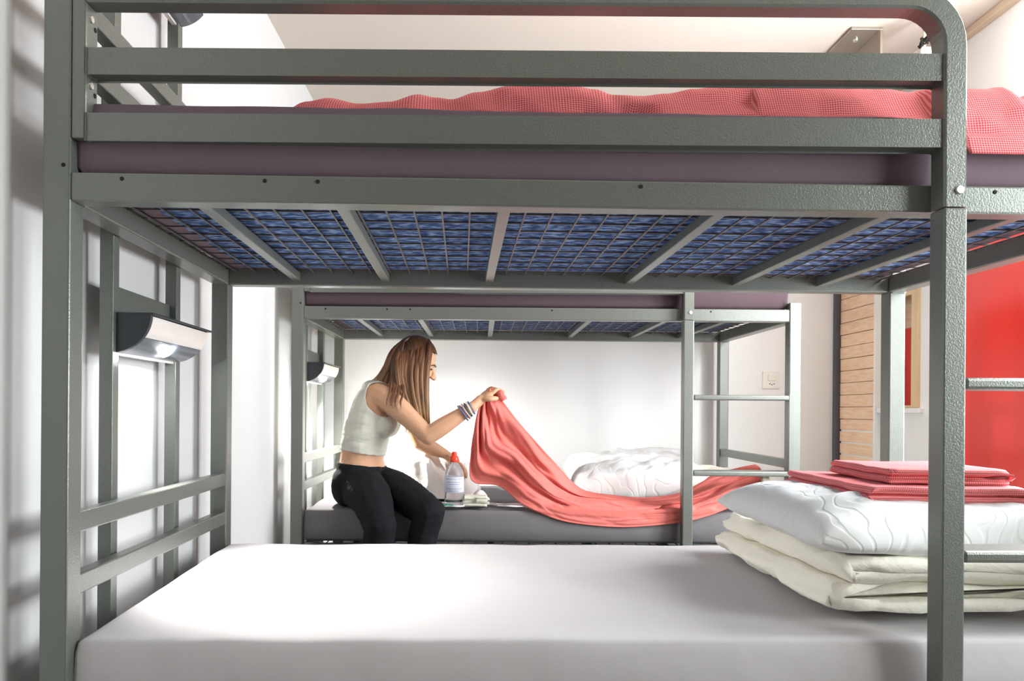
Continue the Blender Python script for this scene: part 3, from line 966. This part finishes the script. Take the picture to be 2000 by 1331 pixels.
def ell(bm, c, r, rot, sub=3):
    q = bmesh.ops.create_icosphere(bm, subdivisions=sub, radius=1.0)
    for v in q['verts']: v.co = Vector(c) + rot @ Vector((v.co.x * r[0], v.co.y * r[1], v.co.z * r[2]))


def limb(bm, pts, rads, squash=None):
    n = max(4, int(sum((b_ - a).length for a, b_ in zip(pts[:-1], pts[1:])) / (min(rads) * .45)))
    cs = catmull(pts, n); rs = catmull([Vector((r, 0, 0)) for r in rads], n)
    for c_, r in zip(cs, rs): sph(bm, c_, r.x)


def remesh(bm, voxel, smooth):
    me = bm_mesh('tmp', bm); o = bpy.data.objects.new('tmp', me); COL.objects.link(o)
    md = o.modifiers.new('r', 'REMESH'); md.mode = 'VOXEL'; md.voxel_size = voxel
    dg = bpy.context.evaluated_depsgraph_get(); dg.update()
    out = bpy.data.meshes.new_from_object(o.evaluated_get(dg))
    bpy.data.objects.remove(o); bpy.data.meshes.remove(me)
    co = np.empty(len(out.vertices) * 3); out.vertices.foreach_get('co', co); co = co.reshape(-1, 3)
    ed = np.empty(len(out.edges) * 2, dtype=np.int64); out.edges.foreach_get('vertices', ed); ed = ed.reshape(-1, 2)
    deg = np.bincount(ed.ravel(), minlength=len(co)).astype(float)[:, None]
    for it in range(smooth):
        for lam in (.6, -.5):
            s = np.zeros_like(co)
            for k in range(3):
                s[:, k] = np.bincount(ed[:, 0], co[ed[:, 1], k], len(co)) + np.bincount(ed[:, 1], co[ed[:, 0], k], len(co))
            co = co + lam * (s / np.maximum(deg, 1) - co)
    out.vertices.foreach_set('co', co.ravel()); out.update()
    return out


hip_c = at(706, 938, 3.30)
waist = at(708, 893, 3.30)
rib = at(716, 848, 3.30)
chest = at(727, 806, 3.31)
upper = at(741, 772, 3.32)
neck0 = at(758, 752, 3.315)
headc = at(812, 709, 3.30)
shN = at(764, 784, 3.185); shF = at(792, 792, 3.46)
elN = at(836, 852, 3.12); wrN = at(922, 796, 3.12); haN = at(950, 772, 3.145)
elF = at(822, 866, 3.46); wrF = at(868, 887, 3.47); haF = at(884, 897, 3.46)
bm = bmesh.new()
lean = Matrix.Rotation(.30, 3, 'Y')
ell(bm, hip_c + Vector((-.006, 0, -.01)), (.116, .168, .105), Matrix.Rotation(.05, 3, 'Y'))
ell(bm, hip_c + Vector((-.03, -.055, -.02)), (.088, .10, .10), Matrix.Identity(3))
ell(bm, hip_c + Vector((-.03, .065, -.02)), (.088, .10, .10), Matrix.Identity(3))
tc_ = catmull([hip_c, waist.lerp(hip_c, .45), waist, rib, chest, upper], 40)
tr_ = catmull([Vector(q) for q in ((.112, .168, .06), (.106, .146, .05), (.098, .126, .05), (.101, .132, .05), (.100, .146, .05), (.074, .140, .05))], 40)
for i, (c_, r_) in enumerate(zip(tc_, tr_)):
    t_ = (tc_[min(i + 1, 40)] - tc_[max(i - 1, 0)]).normalized()
    ell(bm, c_, (r_.x, r_.y, .05), Vector((0, 0, 1)).rotation_difference(t_).to_matrix())
ell(bm, chest.lerp(rib, .4) + Vector((.062, -.06, -.012)), (.062, .062, .062), lean)
ell(bm, chest.lerp(rib, .4) + Vector((.062, .07, -.012)), (.062, .062, .062), lean)
ell(bm, upper, (.082, .150, .062), Matrix.Rotation(.5, 3, 'Y'))
limb(bm, [upper + Vector((.0, 0, .02)), neck0 + Vector((.02, 0, .015)), headc + Vector((-.03, 0, -.05))], [.062, .047, .046])
# arms
limb(bm, [upper + Vector((.01, -.10, .0)), shN, shN.lerp(elN, .5), elN], [.055, .056, .046, .040])
limb(bm, [elN, elN.lerp(wrN, .35), wrN], [.040, .040, .0255])
limb(bm, [upper + Vector((.02, .10, .0)), shF, shF.lerp(elF, .5), elF], [.055, .050, .044, .038])
limb(bm, [elF, elF.lerp(wrF, .4), wrF], [.038, .037, .025])


def hand(bm, wr, palm, side, down, curl, s=1.0):
    """palm ellipsoid, four unequal fingers that bend at the knuckles, thumb from the side of the palm"""
    d = (palm - wr).normalized(); n = Vector(down) - d * d.dot(Vector(down)); n.normalize(); w = d.cross(n).normalized() * side
    limb(bm, [wr, wr.lerp(palm, .6)], [.0235 * s, .024 * s])
    rot = Matrix((d, w, n)).transposed()
    ell(bm, palm, (.046 * s, .036 * s, .0165 * s), rot, 2)
    kn = palm + d * .038 * s
    for i, (off, ln) in enumerate(((-.027, .068), (-.009, .076), (.009, .072), (.026, .058))):
        p0 = kn + w * off * s - d * .012 * s
        p1 = p0 + d * .02 * s + n * .002
        a1, a2, a3 = curl * .5, curl * 1.2, curl * 1.8
        seg = [.44 * ln * s, .32 * ln * s, .24 * ln * s]
        pts = [p0, p1]; p = p1
        for a, l in zip((a1, a2, a3), seg):
            p = p + (d * math.cos(a) + n * math.sin(a)) * l; pts.append(p)
        limb(bm, pts, [.0105 * s, .0098 * s, .009 * s, .0082 * s, .0070 * s])
    t0 = palm - d * .022 * s - w * .026 * s
    pts = [t0, t0 + (d * .55 - w * .6 + n * .35) * .028 * s, t0 + (d * .55 - w * .6 + n * .35) * .028 * s + (d * .8 + n * .55 + w * .1) * .03 * s,
           t0 + (d * .55 - w * .6 + n * .35) * .028 * s + (d * .8 + n * .55 + w * .1) * .03 * s + (d * .6 + n * .6 + w * .45) * .022 * s]
    limb(bm, pts, [.0135 * s, .0125 * s, .0105 * s, .0085 * s])
    return d, w, n


hd, hw, hn = hand(bm, wrN, haN, 1, (0.30, .35, -1), 1.95, .97)
hand(bm, wrF, haF, -1, (0.1, -.2, -1), .55, .95)
# legs
hpN = hip_c + Vector((.02, -.085, -.028)); hpF = hip_c + Vector((.03, .085, -.028))
knN = at(742, 1026, 2.96); knF = at(838, 1000, 3.03)
anN = Vector((knN.x + .03, knN.y + .03, .075)); anF = Vector((knF.x - .055, knF.y + .0, .075))
limb(bm, [hpN, hpN.lerp(knN, .5) + Vector((0, 0, .028)), knN], [.098, .085, .061])
limb(bm, [hpF, hpF.lerp(knF, .5) + Vector((0, 0, .022)), knF], [.096, .083, .061])
for kn, an_ in ((knN, anN), (knF, anF)):
    limb(bm, [kn, kn.lerp(an_, .35) + Vector((-.012, .012, 0)), an_], [.061, .056, .037])
    limb(bm, [an_, an_ + Vector((.05, -.02, -.03)), an_ + Vector((.125, -.05, -.047))], [.037, .032, .024])
# head: skull, jaw, nose, lips, chin; it looks down to the right
HR = Matrix.Rotation(.42, 3, 'Y')


def hp(x, y, z): return headc + HR @ Vector((x, y, z))


ell(bm, hp(-.008, 0, .020), (.090, .073, .090), HR)
ell(bm, hp(.022, 0, -.028), (.062, .056, .072), HR)
ell(bm, hp(.048, 0, -.082), (.026, .026, .020), HR)
ell(bm, hp(.070, 0, .018), (.018, .045, .022), HR)
limb(bm, [hp(.080, 0, .012), hp(.096, 0, -.016), hp(.104, 0, -.030)], [.009, .010, .0115])
for s in (-1, 1):
    sph(bm, hp(.095, s * .010, -.031), .0085)
    ell(bm, hp(.046, s * .028, -.020), (.034, .027, .034), HR)
    ell(bm, hp(.046, s * .030, .004), (.033, .026, .026), HR)
    ell(bm, hp(-.01, s * .072, -.004), (.018, .008, .028), HR, 2)
ell(bm, hp(.079, 0, -.052), (.012, .021, .007), HR, 2)
ell(bm, hp(.076, 0, -.062), (.012, .019, .007), HR, 2)
body_me = remesh(bm, .0048, 5)
woman = link('person', body_me, M['skin'], None, True)
tag(woman, 'woman with long brown hair in a sage crop top, lifting a coral cover', 'person')
co = np.empty(len(body_me.vertices) * 3); body_me.vertices.foreach_get('co', co); co = co.reshape(-1, 3)
no = np.empty(len(body_me.vertices) * 3); body_me.vertices.foreach_get('normal', no); no = no.reshape(-1, 3)
fa = [tuple(p.vertices) for p in body_me.polygons]


def segd(P_, a, b_):
    a = np.array(a); b_ = np.array(b_); ab = b_ - a
    t = np.clip(((P_ - a) @ ab) / (ab @ ab), 0, 1)
    return np.linalg.norm(P_ - (a + t[:, None] * ab), axis=1)


def garment(name, mask, push, m, wr_amp=0.0, wr_f=20):
    keep = [f for f in fa if all(mask[v] for v in f)]
    ids = sorted({v for f in keep for v in f}); idx = {v: i for i, v in enumerate(ids)}
    pts = co[ids] + no[ids] * push
    if wr_amp:
        for i, v in enumerate(ids):
            pts[i] += no[v] * wr_amp * noise.fractal(Vector(co[v] * np.array((wr_f * .7, wr_f * .7, wr_f * 1.8))), 1, 2, 2)
    fs = [tuple(idx[v] for v in f) for f in keep]
    me = bpy.data.meshes.new(name); me.from_pydata([tuple(p) for p in pts], [], fs)
    bm = bmesh.new(); bm.from_mesh(me)
    seen = set(); comps = []
    for v in bm.verts:          # keep the one large piece
        if v in seen: continue
        comp = [v]; seen.add(v)
        for q_ in comp:
            for e_ in q_.link_edges:
                w_ = e_.other_vert(q_)
                if w_ not in seen: seen.add(w_); comp.append(w_)
        comps.append(comp)
    comps.sort(key=len)
    bmesh.ops.delete(bm, geom=[v for c_ in comps[:-1] for v in c_], context='VERTS')
    for _ in range(10):
        bv = [v for v in bm.verts if v.is_boundary]
        new = {}
        for v in bv:
            nb = [e_.other_vert(v).co for e_ in v.link_edges if e_.is_boundary]
            if len(nb) == 2: new[v] = v.co * .4 + (nb[0] + nb[1]) * .3
        for v, c_ in new.items(): v.co = c_
    bm.to_mesh(me); bm.free()
    o = link(name, me, m, woman, True)
    md = o.modifiers.new('thickness', 'SOLIDIFY'); md.thickness = .004; md.offset = -.6
    return o


zw = at(706, 905, 3.30).z      # waistband
zh = at(715, 884, 3.30).z      # hem of the crop top
tilt = co[:, 2] + (co[:, 0] - hip_c.x) * .10
d_armN = segd(co, shN + Vector((-.012, -.03, .03)), elN); d_armF = segd(co, shF + Vector((0, .03, .02)), elF)
d_foreN = segd(co, elN, haN); d_foreF = segd(co, elF, haF)
legs = (tilt < zw) & (co[:, 2] > .10) & (np.linalg.norm(co - np.array(haF), axis=1) > .14) & (d_foreF > .07) & (d_foreN > .07)
garment('trousers', legs, .006, M['pants'], .004, 11)
hem = co[:, 2] + (co[:, 0] - waist.x) * .16
up_ax = np.array((upper - chest).normalized())
along = (co - np.array(upper)) @ up_ax
lat = np.abs(co[:, 1] - upper.y)
torso = (hem > zh) & (d_armN > .082) & (d_armF > .076) & (d_foreN > .07) & (d_foreF > .07)
torso &= (along < .022) | ((lat > .062) & (lat < .125) & (along < .075))
torso &= np.linalg.norm(co - np.array(headc), axis=1) > .125
torso &= segd(co, neck0 + Vector((.02, 0, .015)), headc) > .058
torso &= ~((d_armN < .10) & (co[:, 2] > shN.z - .07) & (co[:, 1] < shN.y + .02))
garment('crop_top', torso, .006, M['top'], .004, 16)
for s in (-1, 1):
    bm = bmesh.new(); ell(bm, hp(.0775, s * .031, .001), (.007, .010, .0048), HR, 2)
    link('eye', bm_mesh('eye', bm), M['eye'], woman, True)
    bm = bmesh.new(); limb(bm, [hp(.088, s * .016, .020), hp(.085, s * .034, .024), hp(.076, s * .050, .018)], [.003, .0032, .002])
    link('eyebrow', bm_mesh('eyebrow', bm), M['eye'], woman, True)
bm = bmesh.new(); ell(bm, hp(.086, 0, -.0565), (.0065, .017, .007), HR, 2)
link('mouth', bm_mesh('mouth', bm), M['lip'], woman, True)
# the gathered corner of the cover, running through her fist
g0 = haN + hd * .046 + hn * .019
bm = bmesh.new()
pts = catmull([g0 + hw * .050 + hd * .010 + hn * .012, g0 + hw * .032, g0, g0 - hw * .034, g0 - hw * .050 + hn * .03 - hd * .01], 26)
ring0 = []
for i, p in enumerate(pts):
    ring0.append(.0125 + .005 * abs(i - 13) / 13 + .0012 * math.sin(i * 1.9))
sweep_bm(bm, pts, ring0, 14)
me = bm_mesh('gathered_corner', bm)
for v in me.vertices: v.co += v.normal * .003 * noise.noise(v.co * 70)
me.transform(Matrix.Translation(-coral.location))
link('gathered_corner', me, M['coral'], coral, True)
# bracelets on the near wrist
ax = (wrN - elN).normalized()
for i in range(6):
    c_ = wrN - ax * (.004 + .0085 * i)
    r = .0305 + .0012 * i + .001 * (i % 2)
    a = ax.orthogonal().normalized(); b_ = ax.cross(a)
    tl = Vector((random.uniform(-.1, .1), random.uniform(-.1, .1), random.uniform(-.1, .1)))
    bm = bmesh.new()
    ring = [c_ + (a * math.cos(2 * PI * k / 24) + b_ * math.sin(2 * PI * k / 24)) * r + ax * (.003 * math.sin(2 * PI * k / 24 + i)) for k in range(25)]
    sweep_bm(bm, ring, [.0034 if i % 2 else .0026] * 25, 6, cap=False)
    link('bracelet', bm_mesh('bracelet', bm), M['band%d' % (i % 5)], woman, True)

# hair: scalp cap and long locks
bm = bmesh.new(); uvl = bm.loops.layers.uv.new('UVMap')
q = bmesh.ops.create_icosphere(bm, subdivisions=4, radius=1.0)
for v in q['verts']:
    c_ = Vector((v.co.x * .099, v.co.y * .083, v.co.z * .098)); v.co = headc + HR @ (c_ + Vector((-.012, 0, .024)))
kill = []
for f in bm.faces:
    lc = HR.transposed() @ (f.calc_center_median() - headc)
    if lc.x > .052 and lc.z < .072 or lc.z < -.055: kill.append(f)
bmesh.ops.delete(bm, geom=kill, context='FACES')
for f in bm.faces:
    for lp in f.loops: lp[uvl].uv = (lp.vert.co.x * 9 + lp.vert.co.y * 5, .06 + max(0, headc.z + .11 - lp.vert.co.z) * .8)
rn = random.Random(11)


def lerp(a, b_, t): return a + (b_ - a) * t


def lock(ctrl, r0, r1, seed, vmax=1.0):
    pts = catmull(ctrl, 22); n = len(pts)
    rad = []
    for i in range(n):
        t = i / (n - 1)
        rad.append(lerp(r0, r1, t) * (min(1, .45 + t * 4)) * (1 if t < .8 else max(.08, (1 - t) / .2)))
    sweep_bm(bm, pts, rad, 7, .55, (0, 1, 0), True, uvl, seed, vmax)


for layer in range(3):
    for i in range(26):
        a = (i + rn.random()) / 26
        jx = rn.uniform(-3, 3); jl = rn.uniform(-14, 10)
        d0 = 3.232 - .012 * layer + rn.uniform(-.006, .006)
        side = 3.205 - .010 * layer + rn.uniform(-.008, .008)
        lock([at(lerp(792, 838, a), lerp(662, 664, a) - 4 * math.sin(PI * a), 3.29), at(lerp(776, 842, a) + jx * .4, lerp(688, 682, a), d0 + .018),
              at(lerp(772, 836, a) + jx * .6, lerp(722, 726, a), side), at(lerp(780, 834, a) + jx, 765, side - .018),
              at(lerp(794, 835, a) + jx, 800, side - .022), at(lerp(806, 838, a) + jx * 1.4, 832 + jl * (1.2 - .4 * a), side - .020)],
             .0105, .007, rn.random() * 5)
for layer in range(2):      # falling behind, onto her back
    for i in range(20):
        a = (i + rn.random()) / 20; j = rn.uniform(-5, 5)
        lock([at(lerp(800, 806, a), 658, lerp(3.25, 3.37, a)), at(lerp(772, 770, a), 682, lerp(3.23, 3.38, a)),
              at(lerp(762, 754, a), 712, lerp(3.225, 3.38, a)), at(lerp(754, 742, a) + j, 738 + j * .5, lerp(3.23, 3.37, a)),
              at(lerp(744, 722, a) + j, lerp(762, 756, a) + j, lerp(3.24, 3.36, a)), at(lerp(742, 708, a) + j * 1.6, lerp(792, 772, a) + j, lerp(3.235, 3.36, a))],
             .0115, .007, rn.random() * 5)
for i in range(10):         # over the near shoulder
    a = (i + rn.random()) / 10; j = rn.uniform(-7, 5)
    lock([at(790, 664, 3.24), at(lerp(768, 782, a), 700, 3.215), at(lerp(764, 784, a), 738, 3.185), at(lerp(762, 788, a) + j, 764, 3.145),
          at(lerp(756, 782, a) + j, 785, 3.115), at(lerp(757, 780, a) + j * 2, lerp(790, 806, a) + rn.uniform(-8, 10), 3.112 + .01 * rn.random())], .0085, .0022, rn.random() * 5, .45)
for i in range(14):         # far side
    a = (i + rn.random()) / 14; j = rn.uniform(-3, 3)
    lock([at(815, 660, 3.33), at(lerp(800, 838, a), 690, 3.375), at(lerp(795, 832, a), 740, 3.39), at(lerp(792, 832, a) + j, 790, 3.38), at(lerp(790, 812, a) + j, 850 + j, 3.37)], .011, .006, rn.random() * 5)
hair = link('hair', bm_mesh('hair', bm), M['hair'], woman, True)
# origin of the woman at her seat
off = Vector((hip_c.x, hip_c.y, ZF))
for o in [woman] + list(woman.children): o.data.transform(Matrix.Translation(-off))
woman.location = off
